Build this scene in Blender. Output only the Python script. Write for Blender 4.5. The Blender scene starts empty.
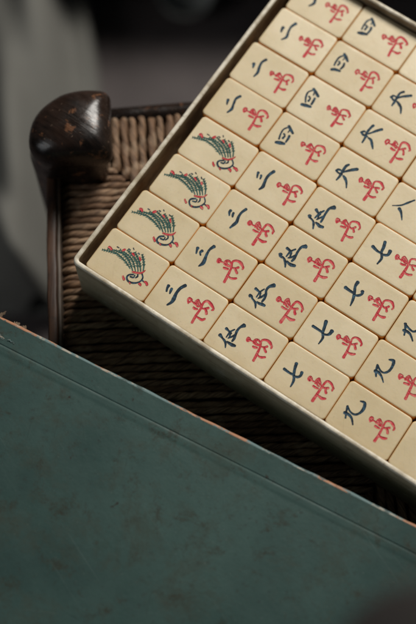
import bpy, bmesh, math, random
import numpy as np
from mathutils import Vector, Matrix
random.seed(7); rng = np.random.default_rng(7)
R = math.radians
MM = 0.001
FLOOR = 480.0            # plan height (mm) of the tile faces above the floor; z below is measured from the tile faces

def V(x, y, z):          # millimetres (z from the tile faces) -> scene metres (z from the floor)
    return Vector((x*MM, y*MM, (z+FLOOR)*MM))

sc = bpy.context.scene
COL = sc.collection

# ------------------------------------------------------------------ camera
cam_d = bpy.data.cameras.new('camera')
cam = bpy.data.objects.new('camera', cam_d); COL.objects.link(cam)
cam.location = V(0, -170.45, 509.68)
cam.rotation_euler = (0.322734, 0, 0)
cam_d.sensor_fit = 'VERTICAL'; cam_d.sensor_height = 36.0
cam_d.lens = 36.0*1250/624
cam_d.clip_start = 0.01; cam_d.clip_end = 50
cam_d.dof.use_dof = True
cam_d.dof.focus_distance = 0.538
cam_d.dof.aperture_fstop = 4.8
cam_d.dof.aperture_blades = 9
sc.camera = cam

# ------------------------------------------------------------------ world and lamps
w = bpy.data.worlds.new('World'); sc.world = w; w.use_nodes = True
bg = w.node_tree.nodes['Background']
bg.inputs[0].default_value = (0.62, 0.72, 0.82, 1); bg.inputs[1].default_value = 0.032

def area(name, loc, target, sx, sy, power, color):
    d = bpy.data.lights.new(name, 'AREA'); d.shape = 'RECTANGLE'; d.size = sx; d.size_y = sy
    d.energy = power; d.color = color
    o = bpy.data.objects.new(name, d); COL.objects.link(o)
    o.location = loc
    o.rotation_euler = (Vector(target)-Vector(loc)).to_track_quat('-Z', 'Y').to_euler()
    return o
area('window_light', (0.80, 1.35, 1.78), (0.0, 0.0, 0.45), 0.85, 0.62, 47, (1.0, 0.965, 0.90))
area('side_light', (-1.15, -0.42, 1.05), (0.0, 0.0, 0.46), 0.6, 0.6, 2.7, (0.95, 0.98, 1.0))

sc.view_settings.view_transform = 'Standard'; sc.view_settings.look = 'None'
sc.view_settings.exposure = 0.0; sc.view_settings.gamma = 1.0

# ------------------------------------------------------------------ helpers
def link(name, verts, faces, mat=None, parent=None, smooth=True, uv=None, mats=None, fmat=None, attr=None):
    me = bpy.data.meshes.new(name)
    me.from_pydata([tuple(v) for v in verts], [], [tuple(f) for f in faces])
    if mats:
        for m in mats: me.materials.append(m)
        me.polygons.foreach_set('material_index', np.array(fmat, dtype=np.int32))
    elif mat: me.materials.append(mat)
    if smooth: me.polygons.foreach_set('use_smooth', np.ones(len(me.polygons), dtype=bool))
    if uv is not None:
        ul = me.uv_layers.new(name='UVMap')
        li = np.empty(len(me.loops), dtype=np.int32); me.loops.foreach_get('vertex_index', li)
        ul.data.foreach_set('uv', np.asarray(uv, dtype=np.float32)[li].ravel())
    if attr is not None:
        a = me.attributes.new('tint', 'FLOAT', 'POINT'); a.data.foreach_set('value', np.asarray(attr, dtype=np.float32))
    me.update()
    o = bpy.data.objects.new(name, me); COL.objects.link(o)
    if parent: o.parent = parent
    return o
def tag(o, label=None, cat=None, group=None, kind=None):
    if label: o['label'] = label
    if cat: o['category'] = cat
    if group: o['group'] = group
    if kind: o['kind'] = kind
    return o
def empty(name, loc, rz=0):
    o = bpy.data.objects.new(name, None); COL.objects.link(o); o.location = loc; o.rotation_euler.z = rz
    o.empty_display_size = 0.02
    return o
def loft(rings, cap_bottom=True, cap_top=True):
    """rings: list of equal-length closed outlines of (x,y,z)."""
    n = len(rings[0]); verts = [p for r in rings for p in r]; faces = []
    for k in range(len(rings)-1):
        for i in range(n):
            j = (i+1) % n
            faces.append((k*n+i, k*n+j, (k+1)*n+j, (k+1)*n+i))
    if cap_bottom: faces.append(tuple(reversed(range(n))))
    if cap_top: faces.append(tuple(range((len(rings)-1)*n, len(rings)*n)))
    return verts, faces
def rrect(hx, hy, r, seg=6):
    """rounded rectangle outline, counter-clockwise."""
    pts = []
    for cx, cy, a0 in ((hx-r, hy-r, 0), (-hx+r, hy-r, 90), (-hx+r, -hy+r, 180), (hx-r, -hy+r, 270)):
        for s in range(seg+1):
            a = R(a0+90*s/seg); pts.append((cx+r*math.cos(a), cy+r*math.sin(a)))
    return pts

# ------------------------------------------------------------------ materials
class NT:
    def __init__(s, name):
        s.m = bpy.data.materials.new(name); s.m.use_nodes = True
        s.t = s.m.node_tree; s.p = s.t.nodes['Principled BSDF']
    def n(s, typ, **kw):
        x = s.t.nodes.new(typ)
        for k, v in kw.items():
            if k in x.inputs.keys(): x.inputs[k].default_value = v
            else: setattr(x, k, v)
        return x
    def l(s, a, b): s.t.links.new(a, b)
    def coord(s, kind='Object', scale=(1, 1, 1), rot=(0, 0, 0)):
        c = s.n('ShaderNodeTexCoord'); mp = s.n('ShaderNodeMapping')
        mp.inputs['Scale'].default_value = scale; mp.inputs['Rotation'].default_value = rot
        src = c.outputs[kind]
        if any(rot):                              # turn first, stretch afterwards
            m0 = s.n('ShaderNodeMapping'); m0.inputs['Rotation'].default_value = rot; s.l(src, m0.inputs['Vector']); src = m0.outputs[0]
            mp.inputs['Rotation'].default_value = (0, 0, 0)
        s.l(src, mp.inputs['Vector']); return mp.outputs[0]
    def noise(s, vec, scale, detail=4, rough=.55, dist=0.0):
        x = s.n('ShaderNodeTexNoise'); x.inputs['Scale'].default_value = scale; x.inputs['Detail'].default_value = detail
        x.inputs['Roughness'].default_value = rough; x.inputs['Distortion'].default_value = dist
        s.l(vec, x.inputs['Vector']); return x.outputs['Fac']
    def add_map(s, vec, rot, scale):
        m0 = s.n('ShaderNodeMapping'); m0.inputs['Rotation'].default_value = rot; s.l(vec, m0.inputs['Vector'])
        m1 = s.n('ShaderNodeMapping'); m1.inputs['Scale'].default_value = scale; s.l(m0.outputs[0], m1.inputs['Vector']); return m1.outputs[0]
    def ramp(s, fac, stops):
        x = s.n('ShaderNodeValToRGB'); e = x.color_ramp.elements
        while len(e) < len(stops): e.new(0.5)
        for el, (pos, c) in zip(e, stops):
            el.position = pos; el.color = (c, c, c, 1) if isinstance(c, (int, float)) else (*c, 1)
        s.l(fac, x.inputs[0]); return x.outputs[0]
    def mix(s, fac, a, b, mode='MIX'):
        x = s.n('ShaderNodeMix', data_type='RGBA', blend_type=mode)
        for sock, v in ((x.inputs[0], fac), (x.inputs[6], a), (x.inputs[7], b)):
            if isinstance(v, (int, float)): sock.default_value = v
            elif isinstance(v, tuple): sock.default_value = (*v, 1)
            else: s.l(v, sock)
        return x.outputs[2]
    def math(s, op, a, b=0.0):
        x = s.n('ShaderNodeMath', operation=op)
        for sock, v in ((x.inputs[0], a), (x.inputs[1], b)):
            if isinstance(v, (int, float)): sock.default_value = v
            else: s.l(v, sock)
        return x.outputs[0]
    def bump(s, h, dist, strength=1.0, prev=None):
        x = s.n('ShaderNodeBump'); x.inputs['Distance'].default_value = dist; x.inputs['Strength'].default_value = strength
        s.l(h, x.inputs['Height'])
        if prev: s.l(prev, x.inputs['Normal'])
        return x.outputs[0]
    def out(s, color=None, rough=None, normal=None, **kw):
        for k, v in (('Base Color', color), ('Roughness', rough), ('Normal', normal)):
            if v is None: continue
            if isinstance(v, (int, float)): s.p.inputs[k].default_value = v
            elif isinstance(v, tuple): s.p.inputs[k].default_value = (*v, 1)
            else: s.l(v, s.p.inputs[k])
        for k, v in kw.items(): s.p.inputs[k].default_value = v
        return s.m

def mat_tile():
    t = NT('aged_cream_tile'); c0 = t.coord()
    oi = t.n('ShaderNodeObjectInfo'); add = t.n('ShaderNodeVectorMath', operation='ADD')     # every tile has its own grain
    t.l(c0, add.inputs[0]); t.l(oi.outputs['Location'], add.inputs[1]); c = add.outputs[0]
    cream = t.mix(oi.outputs['Random'], (0.665, 0.540, 0.335), (0.750, 0.632, 0.425))
    cream = t.mix(t.ramp(t.noise(c, 70, 5), [(.38, 0.0), (.70, .45)]), cream, (0.57, 0.455, 0.255))
    cream = t.mix(t.ramp(t.noise(c, 330, 5, .7), [(.58, 0.0), (.74, .28)]), cream, (0.50, 0.385, 0.22))
    cream = t.mix(t.ramp(t.noise(c, 1300, 2), [(.68, 0.0), (.76, .45)]), cream, (0.36, 0.26, 0.14))
    s1 = t.noise(t.add_map(c, (0, 0, .7), (2600, 60, 60)), 1.0, 2); s2 = t.noise(t.add_map(c, (0, 0, -.5), (2200, 45, 60)), 1.0, 2)
    cream = t.mix(t.ramp(t.math('MAXIMUM', s1, s2), [(.70, 0.0), (.745, .30)]), cream, (0.44, 0.34, 0.20))
    sx = t.n('ShaderNodeSeparateXYZ'); t.l(c0, sx.inputs[0])
    side = t.ramp(t.math('MULTIPLY', sx.outputs['Z'], 50.0), [(.977, 1.0), (.995, 0.0)])   # aged amber sides, 20 mm tall
    col = t.mix(side, cream, (0.78, 0.40, 0.085))
    b = t.bump(t.noise(c, 700, 4), 0.00006, .7); b = t.bump(t.noise(c, 90, 3), 0.00018, .35, b)
    t.p.inputs['Subsurface Weight'].default_value = 0.15
    t.p.inputs['Subsurface Radius'].default_value = (0.9, 0.55, 0.25); t.p.inputs['Subsurface Scale'].default_value = 0.002
    return t.out(col, t.ramp(t.noise(c, 220, 3), [(.3, .36), (.7, .55)]), b)
def mat_ink(name, dark, light, amt):
    t = NT(name); c = t.coord(); uvc = t.n('ShaderNodeTexCoord')
    sx = t.n('ShaderNodeSeparateXYZ'); t.l(uvc.outputs['UV'], sx.inputs[0])
    d = t.math('SUBTRACT', sx.outputs['X'], 0.5); d2 = t.math('MULTIPLY', d, d)     # carved groove: lowest along its middle
    oi = t.n('ShaderNodeObjectInfo'); of = t.n('ShaderNodeVectorMath', operation='ADD')
    t.l(c, of.inputs[0]); t.l(oi.outputs['Location'], of.inputs[1])
    wear = t.ramp(t.noise(of.outputs[0], 750, 5, .65), [(.46, 0.0), (.64, amt)])
    col = t.mix(wear, dark, light)
    b = t.bump(d2, 0.0009, 0.8)
    return t.out(col, .68, b, **{'Specular IOR Level': .3})
def mat_tray():
    t = NT('worn_champagne_tin'); c = t.coord()
    a = t.mix(t.ramp(t.noise(c, 35, 6, .62), [(.35, 0.0), (.7, 1.0)]), (0.39, 0.335, 0.235), (0.25, 0.20, 0.13))
    a = t.mix(t.ramp(t.noise(c, 160, 5, .7), [(.56, 0.0), (.68, .65)]), a, (0.20, 0.135, 0.075))
    a = t.mix(t.ramp(t.noise(c, 700, 3), [(.66, 0.0), (.72, .5)]), a, (0.62, 0.58, 0.48))
    a = t.mix(t.ramp(t.noise(t.add_map(c, (0, 0, 0), (16, 16, 420)), 1.0, 5, .7), [(.55, 0.0), (.68, .6)]), a, (0.15, 0.11, 0.065))
    a = t.mix(t.ramp(t.noise(c, 90, 8, .8), [(.58, 0.0), (.64, .7)]), a, (0.44, 0.40, 0.32))
    b = t.bump(t.noise(c, 40, 3), 0.0012, .35); b = t.bump(t.noise(c, 260, 5), 0.00025, .7, b)
    return t.out(a, t.ramp(t.noise(c, 60, 4), [(.3, .5), (.7, .7)]), b)
def mat_rim():
    t = NT('worn_highlit_rim'); c = t.coord()  # worn rim, with its highlight painted in as a paler colour
    a = t.mix(t.ramp(t.noise(c, 120, 5, .65), [(.42, 0.0), (.62, 1.0)]), (0.74, 0.675, 0.55), (0.44, 0.37, 0.26))
    a = t.mix(t.ramp(t.noise(c, 420, 4, .7), [(.62, 0.0), (.7, .6)]), a, (0.2, 0.14, 0.08))
    return t.out(a, t.ramp(t.noise(c, 160, 4), [(.3, .38), (.7, .6)]), t.bump(t.noise(c, 300, 5), 0.0003, .7))
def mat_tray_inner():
    t = NT('brown_tray_inner'); c = t.coord()  # inner walls darker and browner than the outside
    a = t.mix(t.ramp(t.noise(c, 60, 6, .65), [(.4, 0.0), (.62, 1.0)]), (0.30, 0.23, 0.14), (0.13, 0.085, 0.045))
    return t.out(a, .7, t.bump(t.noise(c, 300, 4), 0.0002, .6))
def mat_lid():
    t = NT('old_green_paint'); c = t.coord()
    a = t.mix(t.ramp(t.noise(c, 16, 6, .6), [(.36, 0.0), (.64, 1.0)]), (0.021, 0.050, 0.045), (0.040, 0.081, 0.072))
    a = t.mix(t.ramp(t.noise(c, 34, 9, .78, .3), [(.50, 0.0), (.64, .75)]), a, (0.034, 0.046, 0.034))
    a = t.mix(t.ramp(t.noise(c, 85, 8, .8, .2), [(.55, 0.0), (.66, .85)]), a, (0.026, 0.028, 0.018))
    a = t.mix(t.ramp(t.noise(c, 330, 5, .75), [(.57, 0.0), (.70, .6)]), a, (0.022, 0.030, 0.026))
    a = t.mix(t.ramp(t.noise(c, 120, 4, .65, .3), [(.70, 0.0), (.74, .8)]), a, (0.020, 0.012, 0.007))
    a = t.mix(t.ramp(t.noise(c, 900, 2), [(.70, 0.0), (.76, .5)]), a, (0.11, 0.14, 0.125))
    for rz, sc_, th, col in ((.5, (14, 1500, 30), .685, (0.10, 0.14, 0.13)), (-.35, (18, 1900, 30), .70, (0.085, 0.115, 0.10)), (1.3, (22, 1300, 30), .70, (0.012, 0.014, 0.011))):
        a = t.mix(t.ramp(t.noise(t.coord(scale=sc_, rot=(0, 0, rz)), 1.0, 3), [(th, 0.0), (th+.03, .3)]), a, col)
    b = t.bump(t.noise(c, 30, 4), 0.0010, .45); b = t.bump(t.noise(c, 420, 5), 0.00014, .8, b)
    return t.out(a, t.ramp(t.noise(c, 50, 5), [(.3, .5), (.7, .75)]), b, **{'Specular IOR Level': .32})
def mat_lid_edge():
    t = NT('chipped_paint_edge'); c = t.coord(scale=(.45, 1, 1))
    a = t.mix(t.ramp(t.noise(c, 70, 6, .7), [(.51, 0.0), (.54, 1.0)]), (0.10, 0.165, 0.165), (0.37, 0.165, 0.080))
    a = t.mix(t.ramp(t.noise(c, 230, 5, .7), [(.58, 0.0), (.63, .9)]), a, (0.34, 0.30, 0.24))
    a = t.mix(t.ramp(t.noise(c, 130, 5, .7), [(.545, 0.0), (.58, 1.0)]), a, (0.045, 0.075, 0.07))
    return t.out(a, .6, t.bump(t.noise(c, 500, 4), 0.0003, .8))
def mat_dark_wood():
    t = NT('dark_lacquered_wood'); g = t.coord(scale=(1, .07, .3), rot=(0, 0, -.95)); c = t.coord()
    grain = t.noise(g, 800, 5, .62, .25)
    a = t.mix(t.ramp(grain, [(.38, 0.0), (.62, 1.0)]), (0.006, 0.004, 0.003), (0.019, 0.012, 0.009))
    a = t.mix(t.ramp(t.noise(c, 36, 5, .6), [(.45, 0.0), (.65, .5)]), a, (0.038, 0.019, 0.012))
    a = t.mix(t.ramp(t.noise(c, 130, 7, .68, .3), [(.595, 0.0), (.65, .75)]), a, (0.17, 0.075, 0.036))
    a = t.mix(t.ramp(t.noise(g, 300, 4, .6), [(.64, 0.0), (.69, .5)]), a, (0.10, 0.07, 0.055))
    a = t.mix(t.ramp(t.noise(c, 600, 3), [(.68, 0.0), (.74, .6)]), a, (0.22, 0.15, 0.11))
    b = t.bump(grain, 0.00020, .7); b = t.bump(t.noise(c, 70, 4), 0.0009, .3, b)
    return t.out(a, t.ramp(t.noise(c, 160, 5), [(.3, .20), (.72, .38)]), b)
def mat_rail():
    t = NT('worn_brown_wood'); g = t.coord(scale=(1, .06, 1)); c = t.coord()
    grain = t.noise(g, 500, 5, .6, .2)
    a = t.mix(t.ramp(grain, [(.35, 0.0), (.65, 1.0)]), (0.030, 0.014, 0.008), (0.085, 0.040, 0.021))
    a = t.mix(t.ramp(t.noise(c, 120, 5, .7), [(.55, 0.0), (.68, .8)]), a, (0.02, 0.012, 0.008))
    return t.out(a, .45, t.bump(grain, 0.0003, .8))
def mat_bead():
    t = NT('greyed_cane'); g = t.coord(scale=(1, .2, 1))
    a = t.mix(t.ramp(t.noise(g, 300, 5, .7), [(.4, 0.0), (.65, 1.0)]), (0.12, 0.092, 0.070), (0.05, 0.034, 0.023))
    return t.out(a, .5)
def mat_rush():
    t = NT('twisted_rush'); c = t.coord()
    uvc = t.n('ShaderNodeTexCoord'); mp = t.n('ShaderNodeMapping'); mp.inputs['Scale'].default_value = (13, 4, 1)
    t.l(uvc.outputs['UV'], mp.inputs['Vector'])
    fib = t.noise(mp.outputs[0], 1.0, 5, .65, .2)
    at = t.n('ShaderNodeAttribute', attribute_name='tint')
    a = t.mix(at.outputs['Fac'], (0.23, 0.122, 0.060), (0.52, 0.335, 0.20))
    a = t.mix(t.ramp(fib, [(.38, .95), (.60, 0.0)]), a, (0.060, 0.029, 0.014))
    a = t.mix(t.ramp(t.noise(c, 140, 4), [(.56, 0.0), (.72, .6)]), a, (0.44, 0.32, 0.21))
    return t.out(a, .62, t.bump(fib, 0.0009, .9))
def mat_flat(name, c1, c2, scale, rough, bump=0.0, lo=.35, hi=.65):
    t = NT(name); c = t.coord(); n = t.noise(c, scale, 6, .6)
    a = t.mix(t.ramp(n, [(lo, 0.0), (hi, 1.0)]), c1, c2)
    return t.out(a, rough, t.bump(n, bump, .6) if bump else None)

M_TILE = mat_tile()
M_BLUE = mat_ink('navy_engraving', (0.010, 0.024, 0.040), (0.045, 0.13, 0.20), .7)
M_RED = mat_ink('red_engraving', (0.56, 0.036, 0.052), (0.72, 0.25, 0.20), .6)
M_GREEN = mat_ink('green_engraving', (0.032, 0.105, 0.090), (0.085, 0.21, 0.18), .6)
M_TRAY, M_TRAY_IN, M_RIM = mat_tray(), mat_tray_inner(), mat_rim()
M_LID, M_EDGE = mat_lid(), mat_lid_edge()
M_WOOD, M_RAIL, M_BEAD, M_RUSH = mat_dark_wood(), mat_rail(), mat_bead(), mat_rush()
M_FLOOR = mat_flat('dim_stone_floor', (0.054, 0.042, 0.041), (0.094, 0.076, 0.074), 9, .7, 0.002)
M_CLOTH = mat_flat('grey_linen', (0.115, 0.112, 0.100), (0.165, 0.162, 0.145), 5, .9, 0.001)
M_SHADE_BOX = mat_flat('dark_box_wood', (0.018, 0.014, 0.012), (0.035, 0.026, 0.022), 9, .6, 0.002)
M_BOWL = mat_flat('pale_glaze', (0.30, 0.31, 0.29), (0.36, 0.36, 0.33), 20, .35)
M_BLUR_SHAPE = mat_flat('dull_dark_brown', (0.008, 0.0055, 0.0045), (0.012, 0.009, 0.0075), 60, .9, 0.0005)
M_PAPER = mat_flat('torn_tan_paper', (0.24, 0.17, 0.11), (0.13, 0.085, 0.05), 200, .8)

# engraved marks, traced once in each tile's own millimetres: (half-tone widths), (points along the tile's long and short side)
GLYPH = {
'wan': [
   ([0.6, 1.0, 1.0, 0.9, 0.8], [(0.93, -0.09), (0.18, 0.92), (0.37, 2.02), (1.31, 1.79), (1.22, 0.54)]) ,
   ([0.6, 0.7, 0.6], [(1.21, 1.18), (2.33, 1.29), (3.27, 1.39)]) ,
   ([0.7, 1.0, 0.9, 0.8, 0.7], [(3.25, 0.94), (3.3, 2.27), (3.67, 3.39), (4.59, 3.04), (5.54, 2.5)]) ,
   ([0.6, 0.8, 0.7, 0.6], [(3.29, 1.19), (4.21, 1.16), (5.26, 0.91), (5.84, 1.08)]) ,
   ([0.6, 0.7, 0.6], [(3.5, 2.41), (4.47, 1.99), (5.56, 1.54)]) ,
   ([0.6, 0.7], [(4.12, 3.16), (4.25, 1.4)]) ,
   ([1.0, 1.2, 0.8], [(3.77, -0.33), (4.75, -0.31), (5.94, -0.15)]) ,
   ([0.5, 0.7, 0.7], [(5.52, 2.05), (6.54, 1.55), (7.48, 1.33)]) ,
   ([1.3, 1.2, 0.9, 0.9, 1.0, 1.3, 0.7], [(7.3, -6.0), (7.25, -2.81), (6.78, 1.02), (6.39, 3.73), (7.39, 5.05), (9.28, 5.04), (11.29, 3.82)]) ,
   ([0.6, 0.9, 0.6], [(11.17, 4.0), (11.24, 3.35), (11.14, 2.74)]) ,
   ([0.7, 0.9, 1.0], [(7.49, 1.23), (8.37, 1.94), (9.32, 2.8)]) ,
   ([0.8, 1.0, 1.1], [(8.33, 1.69), (9.16, 1.18), (9.97, 0.22)]) ,
   ([0.5, 0.9, 1.3, 0.9], [(6.89, -2.73), (8.44, -2.97), (9.83, -2.67), (10.93, -1.92)]) ,
],
'five': [
   ([1.4, 1.2, 0.6], [(-11.06, -4.25), (-10.4, -4.51), (-9.36, -4.86)]) ,
   ([0.6, 0.9, 1.0, 0.5], [(-9.86, -4.85), (-8.28, -5.27), (-7.03, -6.19), (-5.94, -7.99)]) ,
   ([1.2, 0.9, 0.8], [(-10.37, -0.07), (-9.02, -0.39), (-7.4, -0.88)]) ,
   ([0.5, 0.8, 0.6], [(-8.25, -3.58), (-8.13, -0.5), (-7.08, 1.64)]) ,
   ([1.6, 1.0, 0.9, 1.0, 1.1, 0.8], [(-4.6, 5.62), (-5.6, 3.88), (-5.85, 1.76), (-5.44, -0.26), (-5.01, -2.17), (-5.07, -3.71)]) ,
   ([0.7, 1.2, 1.4, 1.0], [(-6.87, -5.2), (-5.47, -5.22), (-4.12, -5.18), (-2.87, -4.85)]) ,
   ([0.5, 0.8, 0.5], [(-7.33, -3.48), (-6.26, -1.88), (-5.51, 0.22)]) ,
   ([0.5, 0.7, 0.5], [(-8.03, 0.1), (-7.49, -1.48), (-6.96, -3.06)]) ,
],
'three': [
   ([1.3, 1.0, 0.6], [(-10.18, 1.51), (-9.99, 0.36), (-9.41, -1.01)]) ,
   ([1.1, 0.9, 0.6], [(-8.29, 1.2), (-8.07, 0.22), (-7.7, -0.96)]) ,
   ([1.3, 1.0, 1.0, 1.3, 1.3, 0.6], [(-4.44, 5.73), (-5.44, 3.45), (-5.51, 0.69), (-4.91, -1.94), (-4.83, -3.79), (-5.6, -5.74)]) ,
],
'two': [
   ([1.3, 1.0, 0.5], [(-9.21, 1.42), (-8.84, 0.2), (-8.28, -1.15)]) ,
   ([1.2, 0.9, 1.0, 1.1, 0.6], [(-5.33, 6.29), (-6.33, 3.88), (-5.69, 0.61), (-5.1, -1.94), (-5.87, -4.67)]) ,
],
'four': [
   ([1.2, 1.5, 1.0], [(-10.01, -4.18), (-8.45, -3.47), (-6.42, -2.79)]) ,
   ([0.7, 0.8, 0.7, 0.6], [(-9.69, -2.06), (-10.38, 0.43), (-10.46, 3.18), (-8.96, 5.42)]) ,
   ([1.1, 1.3, 1.0], [(-9.31, 5.71), (-7.71, 4.69), (-5.94, 3.63)]) ,
   ([1.0, 0.9, 0.8], [(-6.6, 1.79), (-6.35, 0.21), (-6.35, -1.7)]) ,
   ([0.8, 0.6], [(-9.2, 1.24), (-8.45, 1.05)]) ,
   ([0.8, 0.8, 0.7], [(-8.45, -0.86), (-8.39, -0.12), (-8.25, 0.49)]) ,
   ([0.5, 0.5], [(-7.99, 4.16), (-7.98, 2.94)]) ,
],
'six': [
   ([1.0, 0.9, 0.7], [(-10.79, -1.37), (-10.34, -0.35), (-9.31, -0.0)]) ,
   ([1.0, 1.0, 1.1, 1.0, 0.6], [(-7.9, 4.51), (-8.53, 3.01), (-8.35, 0.21), (-7.98, -2.64), (-8.1, -5.19)]) ,
   ([0.6, 0.8, 1.1, 1.2], [(-8.0, -0.35), (-6.85, 1.31), (-5.27, 3.27), (-3.63, 4.92)]) ,
   ([0.9, 1.1, 1.0, 0.5], [(-6.74, -1.63), (-5.47, -2.17), (-3.92, -3.41), (-2.35, -5.69)]) ,
   ([0.8, 0.9, 0.7], [(-10.53, -1.54), (-9.19, -1.7), (-7.6, -1.5)]) ,
],
'seven': [
   ([1.3, 1.0, 0.9], [(-10.89, -0.64), (-8.29, -0.96), (-5.82, -0.84)]) ,
   ([1.3, 1.1, 1.0, 1.0, 0.5], [(-7.63, 4.35), (-7.08, 1.94), (-6.16, -0.55), (-4.86, -3.13), (-4.65, -6.25)]) ,
   ([0.8, 0.9, 1.0, 1.3], [(-5.7, -1.28), (-4.14, -0.73), (-3.44, 0.44), (-3.64, 2.03)]) ,
],
'eight': [
   ([0.4, 0.7, 0.9, 0.5], [(-12.07, -1.95), (-9.07, 0.46), (-7.21, 3.4), (-5.47, 6.26)]) ,
   ([1.3, 1.1, 0.4], [(-8.78, -1.38), (-7.11, -2.48), (-4.79, -5.33)]) ,
],
'nine': [
   ([0.5, 1.2, 1.1, 0.9, 0.8, 0.7, 0.9], [(-7.35, 4.83), (-5.43, 5.21), (-4.47, 2.94), (-4.79, 0.42), (-6.17, -1.29), (-8.29, -1.35), (-10.67, -0.05)]) ,
   ([1.0, 0.8, 0.6], [(-10.57, 0.02), (-9.7, -2.31), (-8.5, -4.71)]) ,
   ([1.2, 1.0, 0.8, 0.5], [(-10.11, -3.04), (-8.29, -2.73), (-6.32, -3.38), (-4.47, -5.33)]) ,
],
'feather': [
   ([0.5, 0.6, 0.6, 0.3], [(1.96, -1.08), (-2.24, 0.71), (-7.29, 1.27), (-13.2, -0.74)]) ,
   ([0.5, 0.6, 0.6, 0.3], [(3.37, -1.11), (-0.84, 1.83), (-5.63, 2.9), (-11.44, 0.96)]) ,
   ([0.5, 0.6, 0.5, 0.3], [(4.58, -0.62), (1.05, 2.45), (-2.58, 3.64), (-6.77, 3.63)]) ,
   ([0.5, 0.6, 0.5, 0.3], [(5.52, 0.02), (2.91, 2.89), (0.0, 4.4), (-4.03, 5.5)]) ,
   ([0.5, 0.6, 0.5, 0.3], [(6.46, 0.66), (4.2, 3.26), (2.16, 4.86), (-0.65, 6.45)]) ,
   ([0.5, 0.6, 0.5, 0.3], [(7.25, 1.53), (5.83, 4.04), (4.29, 5.81), (2.53, 7.45)]) ,
],
'bird': [
   ([0.8, 0.9, 0.9, 0.9, 0.9, 0.8, 0.7, 0.6], [(4.86, -2.57), (3.36, -3.75), (3.23, -5.33), (4.76, -6.42), (7.11, -5.81), (8.89, -3.95), (9.14, -1.64), (7.77, -0.1)]) ,
   ([0.7, 0.8, 0.6], [(4.25, -4.14), (5.63, -3.69), (5.53, -2.44)]) ,
   ([0.6, 0.8, 0.5], [(6.35, -1.39), (6.79, -2.25), (6.44, -3.31)]) ,
   ([0.6, 0.6], [(9.18, -2.6), (10.59, -2.63)]) ,
   ([0.5, 0.5], [(-8.62, 4.05), (-7.56, 4.1)]) ,
   ([0.5, 0.5], [(-3.92, 6.24), (-2.97, 6.21)]) ,
   ([0.5, 0.5], [(0.77, 7.09), (1.58, 6.81)]) ,
   ([0.5, 0.4], [(-2.47, 7.72), (-1.68, 7.26)]) ,
],
'blush': [
   ([1.6, 1.7, 1.2], [(-11.2, 1.96), (-10.62, 2.02), (-9.72, 1.63)]) ,
   ([1.2, 1.6, 1.2], [(-5.4, 3.9), (-5.13, 4.41), (-4.87, 4.92)]) ,
   ([1.2, 1.3, 1.0], [(-1.02, 5.2), (-0.47, 5.08), (0.13, 4.65)]) ,
   ([1.0, 1.3, 1.0], [(2.53, 5.45), (3.13, 5.03), (3.63, 4.53)]) ,
   ([0.9, 1.1, 1.0, 0.5], [(3.73, -1.85), (5.62, -1.23), (7.4, -0.02), (8.04, 1.73)]) ,
   ([0.9, 1.1, 1.2], [(1.45, -5.88), (2.13, -6.41), (2.8, -6.93)]) ,
   ([0.7, 0.7], [(5.39, -6.66), (6.09, -7.0)]) ,
   ([1.2, 1.5, 1.0], [(9.22, -4.87), (9.8, -4.81), (10.31, -5.11)]) ,
   ([1.0, 1.5, 1.3], [(10.75, -2.85), (11.53, -2.65), (12.46, -3.33)]) ,
],

}

# ------------------------------------------------------------------ the floor
f = link('floor', [(-6, -6, 0), (6, -6, 0), (6, 6, 0), (-6, 6, 0)], [(0, 1, 2, 3)], M_FLOOR); tag(f, kind='structure')

# ------------------------------------------------------------------ stool
SR = R(3.0)
SO = Vector((-72.9, 113.0))                      # inner back corner of the rush
EX = Vector((math.cos(SR), math.sin(SR))); EY = Vector((-math.sin(SR), math.cos(SR)))
SW, SD = 390.0, 330.0
RUSH_TOP = -33.0
def seat(a, b):                                   # a to the right along the back rail, b towards the camera
    return SO + EX*a - EY*b
stool = empty('rush_stool', V(*seat(SW/2, SD/2), -FLOOR)); S0 = stool.location.copy()
tag(stool, 'dark wooden stool with woven brown rush seat and rounded corner post, under the tray', 'stool')
def sv(p): return V(*p) - S0

def tube(pts, r, seg=14, flat=1.0):
    pts = [Vector(p) for p in pts]; rings = []
    for i, p in enumerate(pts):
        d = (pts[min(i+1, len(pts)-1)]-pts[max(i-1, 0)]).normalized()
        s = d.cross(Vector((0, 0, 1)));  s = s.normalized() if s.length > 1e-4 else Vector((1, 0, 0))
        u = s.cross(d)
        rr = r[i] if isinstance(r, (list, tuple)) else r
        rings.append([p + s*rr*math.cos(2*math.pi*k/seg) + u*rr*flat*math.sin(2*math.pi*k/seg) for k in range(seg)])
    return rings

# corner posts: a leg whose head swells into a rounded, D-shaped knob
outline = [(-82.0, 82.5), (-82.3, 87.5), (-81.4, 93.3), (-79, 98.5), (-75.3, 102.8), (-68.6, 107.9), (-61.7, 110.2), (-54.8, 111.0), (-49.2, 110.6),
           (-46.6, 109.4), (-45.3, 107.0), (-44.9, 101.5), (-44.1, 89), (-43.7, 80.5), (-44.7, 77.3), (-47.4, 75.6), (-54, 74.8), (-62.7, 74.4), (-70.5, 74.3), (-76.2, 75.6), (-80.0, 78.6)]
def smooth_outline(pts, n=3):
    out = []; N = len(pts)
    for i in range(N):
        p0, p1, p2, p3 = [Vector(pts[(i+k-1) % N]) for k in range(4)]
        for s in range(n):
            t = s/n
            out.append(.5*((2*p1)+(-p0+p2)*t+(2*p0-5*p1+4*p2-p3)*t*t+(-p0+3*p1-3*p2+p3)*t**3))
    return list(reversed(out))
OUT = smooth_outline(outline)
CC = Vector((-60.0, 88.5))
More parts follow.
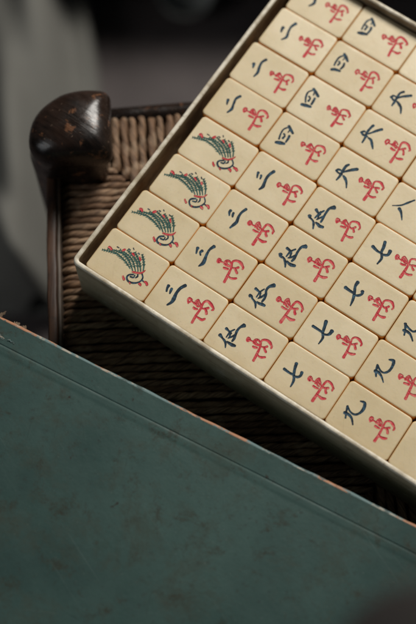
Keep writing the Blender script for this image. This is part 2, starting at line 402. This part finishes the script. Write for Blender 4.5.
def post_mesh(mx, my):
    rings = []
    prof = [(-480, .68), (-300, .76), (-120, .87), (-60, .92), (-34, .935), (-22, .94), (-18, .955), (-15, .98), (-13, .995), (-10.31, 0.999), (-8.52, 0.993), (-6.49, 0.975), (-4.52, 0.940), (-2.63, 0.885), (-1.02, 0.812), (0.31, 0.721), (1.38, 0.612), (2.11, 0.499), (2.57, 0.385), (2.83, 0.273), (2.96, 0.164), (3.00, 0.067)]
    for z, s in prof:
        c = CC
        if z < -13:                               # below the knob the post draws in, then the leg runs down under its outer corner
            k = min(1, (-13-z)/9); c = CC + Vector((-2.4, .4))*k
        if z < -34: c = c + Vector((-2.5, 0.0))*min(1, (-34-z)/90)
        ring = [(c + (p-CC)*s) for p in OUT]
        if z > -11.9:                               # the top domes over into a soft round
            k = 1-s
            ring = [q.lerp(c + Vector(((q-c).normalized().x*18.0*s, (q-c).normalized().y*17.5*s)), min(.8, k*1.3)) for q in ring]
        rings.append([(q.x, q.y, z) for q in ring])
    return loft(rings)
for ia, ib in ((0, 0), (1, 0), (0, 1), (1, 1)):
    vs, fs = post_mesh(0, 0)
    out = []
    for x, y, z in vs:
        d = Vector((x, y)) - SO; a = d.dot(EX); b = -d.dot(EY)
        if ia: a = SW - a
        if ib: b = SD - b
        if ib and z > -40: z = -40 + (z+40)*0.2   # the front posts end flush with the seat, under the lid
        out.append(sv((*seat(a, b), z)))
    if (ia + ib) % 2: fs = [tuple(reversed(q)) for q in fs]
    link('corner_post', out, fs, M_WOOD, stool)

def bar(name, p, q, r, mat, flat=1.0, n=24, wob=.25):
    p, q = Vector(p), Vector(q); pts = []; rr = []
    for i in range(n+1):
        t = i/n; pts.append(sv(p.lerp(q, t)+Vector((0, 0, random.uniform(-wob, wob)*.3)))); rr.append((r + random.uniform(-wob, wob)*.5)*MM)
    v_, f_ = loft(tube(pts, rr, 16, flat)); return link(name, v_, f_, mat, stool)
# back rail (round, lacquered), front rail, side rails with a cane bead, stretchers
bar('back_rail', (-56, 111.7, -38.0), (*seat(SW-8, -12), -38.0), 4.6, M_WOOD)
bar('front_rail', (*seat(8, SD+2), -40.0), (*seat(SW-8, SD+2), -40.0), 4.6, M_WOOD)
def strip(name, a0, a1, z0, z1, mat, mirror=False, bev=.9):
    ring = rrect((a1-a0)/2, (z1-z0)/2, bev, 3); rings = []
    for i in range(41):
        b = 26 + (SD-52)*i/40; o = .22*math.sin(i*1.7)+.15*math.sin(i*.6)
        r_ = []
        for x, z in ring:
            a = (a0+a1)/2 + x + o*.6
            if mirror: a = SW - a
            r_.append(sv((*seat(a, b), (z0+z1)/2+z+o*.4)))
        rings.append(r_)
    v_, f_ = loft(rings)
    if not mirror: f_ = [tuple(reversed(q)) for q in f_]
    return link(name, v_, f_, mat, stool)
for mir in (False, True):
    strip('side_rail', -5.4, -1.0, -54, -28.5, M_RAIL, mir)
    strip('cane_bead', -0.95, 0.75, -36, -30.0, M_BEAD, mir, .7)
for a0, b0, a1, b1, z in ((6, 20, 6, SD-20, -330), (SW-6, 20, SW-6, SD-20, -330), (15, SD-10, SW-15, SD-10, -280), (15, 10, SW-15, 10, -280)):
    bar('stretcher', (*seat(a0, b0), z), (*seat(a1, b1), z), 8, M_WOOD)

# the rush: two-ply cords wound over the rails, four fields that meet in mitres
def rush():
    VV, FF, UU, TT = [], [], [], []; base = 0
    def cord(p, q, r, step, seg):
        nonlocal base
        p, q = np.array(p), np.array(q); L = np.linalg.norm(q-p); d = (q-p)/L; s = np.array([d[1], -d[0]])
        n = max(4, int(L/step)); t = np.linspace(0, 1, n+1); l = t*L
        ph = rng.uniform(0, 6.28); pitch = rng.uniform(19, 27); tint = np.clip(rng.normal(.45, .32), 0, 1)
        w1, w2 = rng.uniform(0, 6.28, 2); amp = rng.uniform(.15, .5)
        off = amp*np.sin(l/rng.uniform(14, 30)+w1); zof = rng.uniform(-.35, .15)+.25*np.sin(l/rng.uniform(9, 20)+w2)
        zend = np.where(l < 6, -((6-l)/6)**2*4.2, 0) + np.where(L-l < 3, -((3-(L-l))/3)**2*1.6, 0)
        rad = r*(1+.07*np.sin(l/rng.uniform(5, 11)+w2))
        th = np.linspace(0, 2*np.pi, seg, endpoint=False)
        TH, LL = np.meshgrid(th, l)
        tw = 2*np.pi*LL/pitch + ph
        rr = rad[:, None]*(.72 + .33*np.abs(np.cos(TH-tw)))
        x = rr*np.cos(TH) + off[:, None]; z = rr*.95*np.sin(TH) + (zof+zend)[:, None]
        P = p[None, None, :] + LL[..., None]*d + x[..., None]*s
        Z = RUSH_TOP - r - .25 + z
        pts = np.concatenate([P, Z[..., None]], -1).reshape(-1, 3)
        VV.append(pts); TT.append(np.full(len(pts), tint))
        UU.append(np.stack([(TH-tw)/6.283 + ph, LL/40+ph*3], -1).reshape(-1, 2))
        i, j = np.meshgrid(np.arange(n), np.arange(seg), indexing='ij'); j2 = (j+1) % seg
        FF.append((base+np.stack([i*seg+j, i*seg+j2, (i+1)*seg+j2, (i+1)*seg+j], -1)).reshape(-1, 4)); base += len(pts)
    def field(length, side, first, fine):
        s = first
        while s < length-4:
            g = rng.uniform(3.3, 3.75) if side in 'LR' else rng.uniform(4.1, 4.7)
            r = g*.475; s += g/2
            half = (SW if side in 'LR' else SD)/2
            ln = min(s, length-s) + (-4.0 if side in 'LR' else 4.5); ln = min(ln, half)
            if ln > 5:
                wob = rng.uniform(-.5, .5)
                if side == 'L': p, q = seat(.6, s), seat(ln, s+wob)
                elif side == 'R': p, q = seat(SW-.6, s), seat(SW-ln, s+wob)
                elif side == 'T': p, q = seat(s, .5), seat(s+wob, ln)
                else: p, q = seat(s, SD-.5), seat(s+wob, SD-ln)
                cord(p, q, r, .9 if fine else 3.0, 14 if fine else 8)
            s += g/2
    field(SD, 'L', 20, True); field(SW, 'T', 20, True); field(SD, 'R', 18, False); field(SW, 'B', 18, False)
    v = np.concatenate(VV); f_ = np.concatenate(FF); u = np.concatenate(UU); tt = np.concatenate(TT)
    v = (v*MM + np.array([0, 0, FLOOR*MM])) - np.array(S0)
    link('rush_seat', v.tolist(), f_.tolist(), M_RUSH, stool, uv=u, attr=tt)
rush()
# the dark underside of the weave
v_ = []
for z in (-44, -37.6):
    for a, b in ((0.5, 0.5), (SW-.5, 0.5), (SW-.5, SD-.5), (0.5, SD-.5)): v_.append(sv((*seat(a, b), z)))
link('seat_stuffing', v_, [(0, 1, 2, 3), (7, 6, 5, 4), (0, 4, 5, 1), (1, 5, 6, 2), (2, 6, 7, 3), (3, 7, 4, 0)],
     mat_flat('dark_straw', (0.03, 0.018, 0.01), (0.05, 0.03, 0.017), 300, .9), stool, smooth=False)

# ------------------------------------------------------------------ tray of tiles
TA = -0.596859; TO = Vector((-53.303, 20.663)); UL, VL = 30.909, 22.5
TU = Vector((math.cos(TA), math.sin(TA))); TV = Vector((-math.sin(TA), math.cos(TA)))
NU, NV = 6, 8
def tl(u, v): return TO + TU*u + TV*v
u0, u1, v0, v1 = -5.7, NU*UL+2.9, -2.5, NV*VL+3.0
tc = tl((u0+u1)/2, (v0+v1)/2); hx, hy = (u1-u0)/2, (v1-v0)/2
Z_T, Z_B, Z_IN = 4.0, -32.9, -20.05
def tray():
    secs = []                                        # (inset, z, material from here)
    T = 2.25
    for ins, z in ((2.0, Z_B), (.5, Z_B+.4), (0.0, Z_B+1.6), (0.0, -16), (0.0, -4), (0.0, Z_T-.9), (.16, Z_T-.42), (.5, Z_T-.1), (.9, Z_T), (T-.8, Z_T), (T-.35, Z_T-.15), (T-.06, Z_T-.5), (T, Z_T-1.0), (T, -4), (T, -12), (T, Z_IN+.5), (T+.5, Z_IN)):
        ring = rrect(hx-ins, hy-ins, max(.5, 3.4-ins), 7)
        # subdivide long sides so that the wall can wave a little
        fine = []
        for i in range(len(ring)):
            p, q = Vector(ring[i]), Vector(ring[(i+1) % len(ring)])
            k = max(1, int((q-p).length/5))
            for s in range(k): fine.append(p.lerp(q, s/k))
        secs.append((fine, z))
    n = min(len(s[0]) for s in secs)
    ref = rrect(hx, hy, 3.4, 7); counts = []
    for i in range(len(ref)):
        p, q = Vector(ref[i]), Vector(ref[(i+1) % len(ref)]); counts.append(max(1, int((q-p).length/5)))
    rings = []
    for (ins, z) in [(s_, zz) for s_, zz in zip([2.0, .5, 0, 0, 0, 0, .16, .5, .9, T-.8, T-.35, T-.06, T, T, T, T, T+.5], [s[1] for s in secs])]:
        ring = rrect(hx-ins, hy-ins, max(.5, 3.4-ins), 7); out = []
        for i in range(len(ring)):
            p, q = Vector(ring[i]), Vector(ring[(i+1) % len(ring)])
            for s in range(counts[i]):
                e = p.lerp(q, s/counts[i])
                wv = .22*math.sin(e.x*.045+1)+.18*math.sin(e.y*.06) + .05*math.sin(e.x*.5+e.y*.4)
                up = (z-Z_B)/(Z_T-Z_B)
                e = e*(1+wv*up*.5/max(hx, hy))
                out.append((e.x*MM, e.y*MM, (z-Z_B+.07*math.sin(e.x*.21+e.y*.17)*up)*MM))
        rings.append(out)
    v_, f_ = loft(rings)
    N = len(rings[0]); fm = []
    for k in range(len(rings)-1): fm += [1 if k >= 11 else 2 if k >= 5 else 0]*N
    fm += [0, 1]
    o = link('tile_tray', v_, f_, mats=[M_TRAY, M_TRAY_IN, M_RIM], fmat=fm)
    o.location = V(*tc, Z_B); o.rotation_euler.z = TA
    o.modifiers.new('soft', 'WEIGHTED_NORMAL') if False else None
    return tag(o, 'shallow beige tin tray with worn rim, filled with cream mahjong tiles', 'tray')
tray()

# ------------------------------------------------------------------ tiles
TILE_H = 20.0
def tile_body():
    rings = []
    HX, HY, RC = UL/2-.12, VL/2-.12, 1.9
    prof = [(1.0, 0), (.3, .3), (0, 1.0), (0, 17.0), (0, 18.9)]
    for s in range(1, 7):
        a = R(90*s/6); prof.append((0.7*(1-math.cos(a)), TILE_H-0.7+0.7*math.sin(a)))
    prof += [(2.0, TILE_H)]
    for ins, z in prof:
        rings.append([(x*MM, y*MM, z*MM) for x, y in rrect(HX-ins, HY-ins, max(.6, RC-ins*.6), 6)])
    return loft(rings)
def stroke_mesh(strokes, zoff=0.0, jit=0.0, uscale=1.0):
    VV, FF, UU = [], [], []
    for k, (ws, pts) in enumerate(strokes):
        pts = [Vector(p) for p in pts]; ws = [w_*1.28 for w_ in ws]
        P, W = [], []
        N = len(pts)
        for i in range(N-1):
            p0 = pts[max(i-1, 0)]; p1, p2 = pts[i], pts[i+1]; p3 = pts[min(i+2, N-1)]
            m = 7
            for s in range(m + (1 if i == N-2 else 0)):
                t = s/m
                P.append(.5*((2*p1)+(-p0+p2)*t+(2*p0-5*p1+4*p2-p3)*t*t+(-p0+3*p1-3*p2+p3)*t**3)); W.append(ws[i]*(1-t)+ws[i+1]*t)
        d0 = (P[1]-P[0]).normalized(); d1 = (P[-1]-P[-2]).normalized()
        # rounded ends
        P2, W2 = [], []
        for s in (1.0, .8, .45): P2.append(P[0]-d0*W[0]*.42*s); W2.append(W[0]*math.sqrt(max(0.02, 1-s*s)))
        P2 += P; W2 += W
        for s in (.45, .8, 1.0): P2.append(P[-1]+d1*W[-1]*.42*s); W2.append(W[-1]*math.sqrt(max(0.02, 1-s*s)))
        b = len(VV); z = TILE_H + .022 + zoff + (.004 if len(strokes) < 30 else .0012)*k
        for i, (p, w_) in enumerate(zip(P2, W2)):
            d = (P2[min(i+1, len(P2)-1)]-P2[max(i-1, 0)]).normalized(); nrm = Vector((-d.y, d.x))
            jt = random.uniform(-jit, jit)
            for q in range(5):
                e = (q/4-.5)
                pp = p + nrm*(w_+jt)*e
                VV.append((pp.x*MM, pp.y*MM, z*MM)); UU.append((q/4, i*.1))
        for i in range(len(P2)-1):
            for q in range(4):
                FF.append((b+i*5+q+1, b+i*5+q, b+(i+1)*5+q, b+(i+1)*5+q+1))
    # faces must look up
    out = []
    for f_ in FF:
        a, c, d = [Vector(VV[i]) for i in f_[:3]]
        out.append(f_ if (c-a).cross(d-a).z > 0 else tuple(reversed(f_)))
    return VV, out, UU

def feathers():
    st = []
    for ws, pts in GLYPH['feather']:
        st.append(([w_*1.0 for w_ in ws], pts))
        P = [Vector(p) for p in pts]
        for i in range(len(P)-1):
            L = (P[i+1]-P[i]).length; n = max(2, int(L/1.0))
            for s in range(n):
                t = (s+.5)/n
                if i == 0 and t < .3: continue
                p = P[i].lerp(P[i+1], t); d = (P[i+1]-P[i]).normalized()
                nr = Vector((-d.y, d.x)); ln = random.uniform(.95, 1.3)*(1-.25*t if i == len(P)-2 else 1)
                for sg in (-1, 1):
                    e = p + d*ln*.75 + nr*sg*ln*.62
                    m_ = p.lerp(e, .5) + d*.08
                    st.append(([.34, .38, .18], [tuple(p), tuple(m_), tuple(e)]))
    return st

MESH = {}; COUNT = {}
def ink(key, name, strokes, mat, jit=.06, wide=1.0):
    """three hand-cut variants of every mark, used in turn"""
    n = COUNT.get(key, 0) % (7 if key == 'wan' else 4); COUNT[key] = COUNT.get(key, 0)+1
    if (key, n) not in MESH:
        a = 0.0 if n == 0 else .03 if len(strokes) > 30 else .09 if key in ('bird', 'blush') else .15
        st = [([w_*wide*random.uniform(.85, 1.15) for w_ in ws], [(p[0]+random.gauss(0, a), p[1]+random.gauss(0, a)) for p in pts]) for ws, pts in strokes]
        v_, f_, u_ = stroke_mesh(st, 0.0, jit)
        o = link(name, v_, f_, mat, None, False, uv=u_); MESH[key, n] = o.data; bpy.data.objects.remove(o)
    o = bpy.data.objects.new(name, MESH[key, n]); COL.objects.link(o); return o
bv, bf = tile_body()
proto = link('mahjong_tile', bv, bf, M_TILE); TILE_ME = proto.data; bpy.data.objects.remove(proto)

ROW = [-1.0, -.5, .9, 1.0, -.8, -1.1, 0.0, .5]
WORD = {'two': 'two', 'three': 'three', 'four': 'four', 'five': 'five', 'six': 'six', 'seven': 'seven', 'eight': 'eight', 'nine': 'nine'}
KIND = [[('bird',)]*4 + [('two',)]*4, [('three',)]*4 + [('four',)]*4, [('five',)]*4 + [('six',)]*4,
        [('seven',)]*4 + [('eight',)]*4, [('nine',)]*4 + [None]*4, [None]*8]
ORDER_FRONT = ['nearest the front tray wall', 'second from front tray wall', 'third from front tray wall', 'fourth from front tray wall']
ORDER_BACK = ['nearest the {} tiles', 'second from the {} tiles', 'third from the {} tiles', 'farthest from the {} tiles']
NEXT = {'bird': 'beside the two-stroke tile', 'three': 'beside the first four tile', 'five': 'beside the first six tile', 'seven': 'beside the first eight tile', 'nine': 'at the right edge'}
BEFORE = {'two': 'bird', 'four': 'three', 'six': 'five', 'eight': 'seven'}
for i in range(NU):
    for j in range(NV):
        k = KIND[i][j]
        du = ROW[j] + random.uniform(-.06, .06); dv = random.uniform(-.06, .06)
        if i == 0: du = max(du, -1.6)
        o = bpy.data.objects.new('mahjong_tile', TILE_ME); COL.objects.link(o)
        c = tl((i+.5)*UL+du, (j+.5)*VL+dv)
        o.location = V(*c, -TILE_H + random.uniform(0, .25)); o.rotation_euler = (R(random.uniform(-.35, .35)), R(random.uniform(-.3, .3)), TA + R(random.uniform(-.14, .14)))
        jj = j % 4
        if k is None:
            lab = 'plain cream tile at the right of the tray, its face out of view'
        elif k[0] == 'bird':
            lab = 'cream tile engraved with green-tailed bird, ' + ORDER_FRONT[jj].format(NEXT['bird'])
        else:
            s = k[0]; ordn = ORDER_FRONT[jj].format(NEXT[s]) if s in NEXT else ORDER_BACK[jj].format(BEFORE[s])
            lab = f'cream tile with navy numeral {s} above red character, ' + ordn
        tag(o, lab, 'mahjong tile', 'cream mahjong tiles in the tray')
        if k is None: continue
        if k[0] == 'bird':
            parts = [ink('feather', 'tail_feathers', feathers(), M_GREEN, .02, .84), ink('bird', 'bird_outline', GLYPH['bird'], M_BLUE, .05, .72), ink('blush', 'red_accents', GLYPH['blush'], M_RED, .06, .58)]
        else:
            parts = [ink(k[0], 'numeral', GLYPH[k[0]], M_BLUE, .08, .95), ink('wan', 'red_character', GLYPH['wan'], M_RED, .06, .80)]
        for n_, p_ in enumerate(parts):
            p_.parent = o
            p_.location = (random.uniform(-.2, .2)*MM, random.uniform(-.2, .2)*MM, n_*.075*MM if k[0] == 'bird' else n_*.0005*MM)
            p_.rotation_euler.z = R(random.uniform(-1, 1)*(1.0 if k[0] == 'bird' else 3.5)); s_ = random.uniform(.95, 1.05) if k[0] != 'bird' else 1.0; p_.scale = (s_, s_*random.uniform(.97, 1.03), 1)

# ------------------------------------------------------------------ green lid in the foreground
LA = R(-27.2); LX = Vector((math.cos(LA), math.sin(LA))); LY = Vector((math.sin(LA), -math.cos(LA)))
LC = Vector((-90.6, -1.9)) - LX*22
LW, LD, LT, LB = 256.0, 200.0, 4.0, -32.8
def lid():
    hx_, hy_ = LW/2, LD/2
    prof = [(1.5, LB), (0.0, LB+.6), (0.0, -20), (0.0, -8), (0.0, LT-1.0), (.16, LT-.45), (.45, LT-.12), (.9, LT+.02), (1.25, LT+.02), (5, LT+.02), (9.5, LT), (10.4, LT), (10.7, LT), (10.85, LT-.14), (11.0, LT-.24), (11.2, LT-.12), (11.5, LT), (12.2, LT), (13.4, LT), (14.0, LT-.03), (14.6, LT-.12), (15.3, LT-.15), (16.2, LT-.11), (18, LT-.09), (30, LT-.08), (50, LT-.08), (75, LT-.08), (95, LT-.08)]
    ref = rrect(hx_, hy_, 1.6, 4); counts = [max(1, int((Vector(ref[(i+1) % len(ref)])-Vector(ref[i])).length/4)) for i in range(len(ref))]
    rings = []
    for ins, z in prof:
        ring = rrect(hx_-ins, hy_-ins, max(.4, 1.6-ins), 4); out = []
        for i in range(len(ring)):
            p, q = Vector(ring[i]), Vector(ring[(i+1) % len(ring)])
            for s in range(counts[i]):
                e = p.lerp(q, s/counts[i])
                up = 1 if z > -8 else 0
                dz = up*(.20*math.sin(e.x*.035+.6)+.16*math.sin(e.y*.05+e.x*.02)+.05*math.sin(e.x*.31))
                ed = .10*math.sin(e.x*.4+2)+.12*math.sin(e.x*.13) if ins < 1.2 else 0
                out.append((e.x*MM, (e.y+ed)*MM, (z-LB+dz)*MM))
        rings.append(out)
    v_, f_ = loft(rings); N = len(rings[0]); fm = []
    for k in range(len(rings)-1): fm += [1 if 4 <= k <= 7 else 0]*N
    fm += [0, 0]
    o = link('box_lid', v_, f_, mats=[M_LID, M_EDGE], fmat=fm)
    c = LC + LX*hx_ + LY*hy_
    o.location = V(*c, LB); o.rotation_euler.z = LA
    tag(o, 'worn dark green painted box lid with chipped edge and scratches, lying before the tray', 'box lid')
    return o
lid_o = lid()
# flakes of torn paper and a curl of lifted paint at its corner
def flake(x, y, z, L, W_, rz, mat, name, curl=1.2):
    vs, fs = [], []
    n = 8
    for s in range(n+1):
        t = s/n; wd = W_*(1-.75*t*t)*(1+.25*math.sin(s*2.3))
        for sg in (-1, 1): vs.append((t*L, sg*wd/2+.2*math.sin(s*1.9), curl*t*t+.06))
    m = len(vs)
    vs += [(a, b, c-.12) for a, b, c in vs]
    for s in range(n):
        a, b, c, d = 2*s, 2*s+2, 2*s+3, 2*s+1
        fs += [(a, b, c, d), (a+m, d+m, c+m, b+m), (a, a+m, b+m, b), (d, c, c+m, d+m)]
    fs += [(0, 1, 1+m, m), (2*n, 2*n+m, 2*n+1+m, 2*n+1)]
    cr, sr = math.cos(rz), math.sin(rz)
    vs = [((x+a*cr-b*sr)*MM, (y+a*sr+b*cr)*MM, (z-LB+c)*MM) for a, b, c in vs]
    return link(name, vs, fs, mat, lid_o, smooth=False)
hx_, hy_ = LW/2, LD/2
flake(-hx_+23.5, hy_-.8, LT-.4, 4.2, 1.8, R(55), M_PAPER, 'torn_paper')
flake(-hx_+31.5, hy_-.8, LT-.6, 2.6, 2.6, R(35), M_PAPER, 'torn_paper', .6)
flake(-hx_+35.5, hy_-.7, LT-.6, 2.0, 2.4, R(60), M_PAPER, 'torn_paper', .4)
flake(-hx_+31, hy_-8.5, LT+.1, 8.5, 1.0, R(163), M_EDGE, 'lifted_paint', 1.0)
flake(-hx_+36, hy_-8.0, LT+.1, 3.4, .7, R(175), M_EDGE, 'lifted_paint', .5)

# ------------------------------------------------------------------ added dark shape standing in for an unidentified blur at the lower right
def lathe(name, prof, mat, seg=48, parent=None):
    rings = [[(r*math.cos(2*math.pi*k/seg)*MM, r*math.sin(2*math.pi*k/seg)*MM, z*MM) for k in range(seg)] for r, z in prof]
    v_, f_ = loft(rings); return link(name, v_, f_, mat, parent)
blur_shape = lathe('dark_blur_shape', [(15, 0), (16, 1), (16, 6), (15, 30), (14, 80), (12, 140), (14, 190), (19, 222), (21.5, 232), (21.6, 238), (20, 243), (15, 246.5), (8, 248), (2, 248.4)], M_BLUR_SHAPE)
blur_shape.location = V(45.5, -163.0, LT-.2)
tag(blur_shape, 'tall dark brown shape, blurred, added on the green lid at the lower right corner', 'dark shape')

# ------------------------------------------------------------------ far, out of focus: cloth, bowl and an added shade box
def cloth():
    nx, ny = 90, 120; vs, fs = [], []
    for j in range(ny+1):
        y = 158 + 462*j/ny
        right = -74 - .165*(y-480) if y > 300 else -46 - .02*(300-y) - .0
        right = -121 + (560-y)*.135
        for i in range(nx+1):
            t = i/nx; left = right-330; x = right - (right-left)*(1-t)
            d = right - x
            z = 32 + 23*math.sin(d*.075+.008*y+.3) + 9*math.sin(d*.13-.012*y+1.2) + 8*math.sin(y*.02+d*.03)
            z = z + 28
            edge = min(1, d/14.0); z *= math.sqrt(max(0, 1-(1-edge)**2))*.98 if edge < 1 else 1
            el = min(1, (x-left)/12.0); z *= math.sqrt(max(0, 1-(1-el)**2))
            cl = -150 - .46*(y-180); z += 30*math.exp(-((x-cl)/11)**2)*math.exp(-((y-185)/55)**2) - 22*math.exp(-((x-cl+30)/18)**2)*math.exp(-((y-185)/60)**2)*min(1, el)
            fy = min(1, (y-158+.25*(x+150))/22); fy = max(0, fy); z *= math.sqrt(max(0, 1-(1-fy)**2))
            vs.append((x*MM, y*MM, max(z, 0)*MM + .001))
    for j in range(ny):
        for i in range(nx):
            a = j*(nx+1)+i; fs.append((a, a+1, a+nx+2, a+nx+1))
    m = len(vs); vs += [(x, y, .0005) for x, y, z in vs]
    for j in range(ny):
        for i in range(nx):
            a = m+j*(nx+1)+i; fs.append((a, a+nx+1, a+nx+2, a+1))
    o = link('linen_cloth', vs, fs, M_CLOTH)
    tag(o, 'pale grey linen cloth lying in soft folds on the floor behind the stool', 'cloth')
cloth()
def shade_box():  # unseen box, added to throw a shadow over the floor behind the stool
    bm = bmesh.new(); bmesh.ops.create_cube(bm, size=1)
    for v in bm.verts: v.co = (v.co.x*.62, v.co.y*.30, (v.co.z+.5)*.13)
    bmesh.ops.bevel(bm, geom=bm.edges[:], offset=.008, segments=3, affect='EDGES')
    me = bpy.data.meshes.new('unseen_shade_box'); bm.to_mesh(me); bm.free(); me.materials.append(M_SHADE_BOX)
    o = bpy.data.objects.new('unseen_shade_box', me); COL.objects.link(o); o.location = (.20, .61, 0)
    tag(o, 'unseen near-black box added on the floor behind the stool to cast shade', 'shade_box')
shade_box()

bowl = lathe('ceramic_bowl', [(9, 0), (10, .5), (10, 3), (18, 10), (24, 20), (25.5, 26), (25, 26.8), (24.2, 26), (22.5, 20), (17, 12), (8, 7), (1, 6.6)], M_BOWL)
bowl.location = (-.019, .452, 0)
tag(bowl, 'small pale ceramic bowl, blurred, on the floor at the top edge', 'bowl')
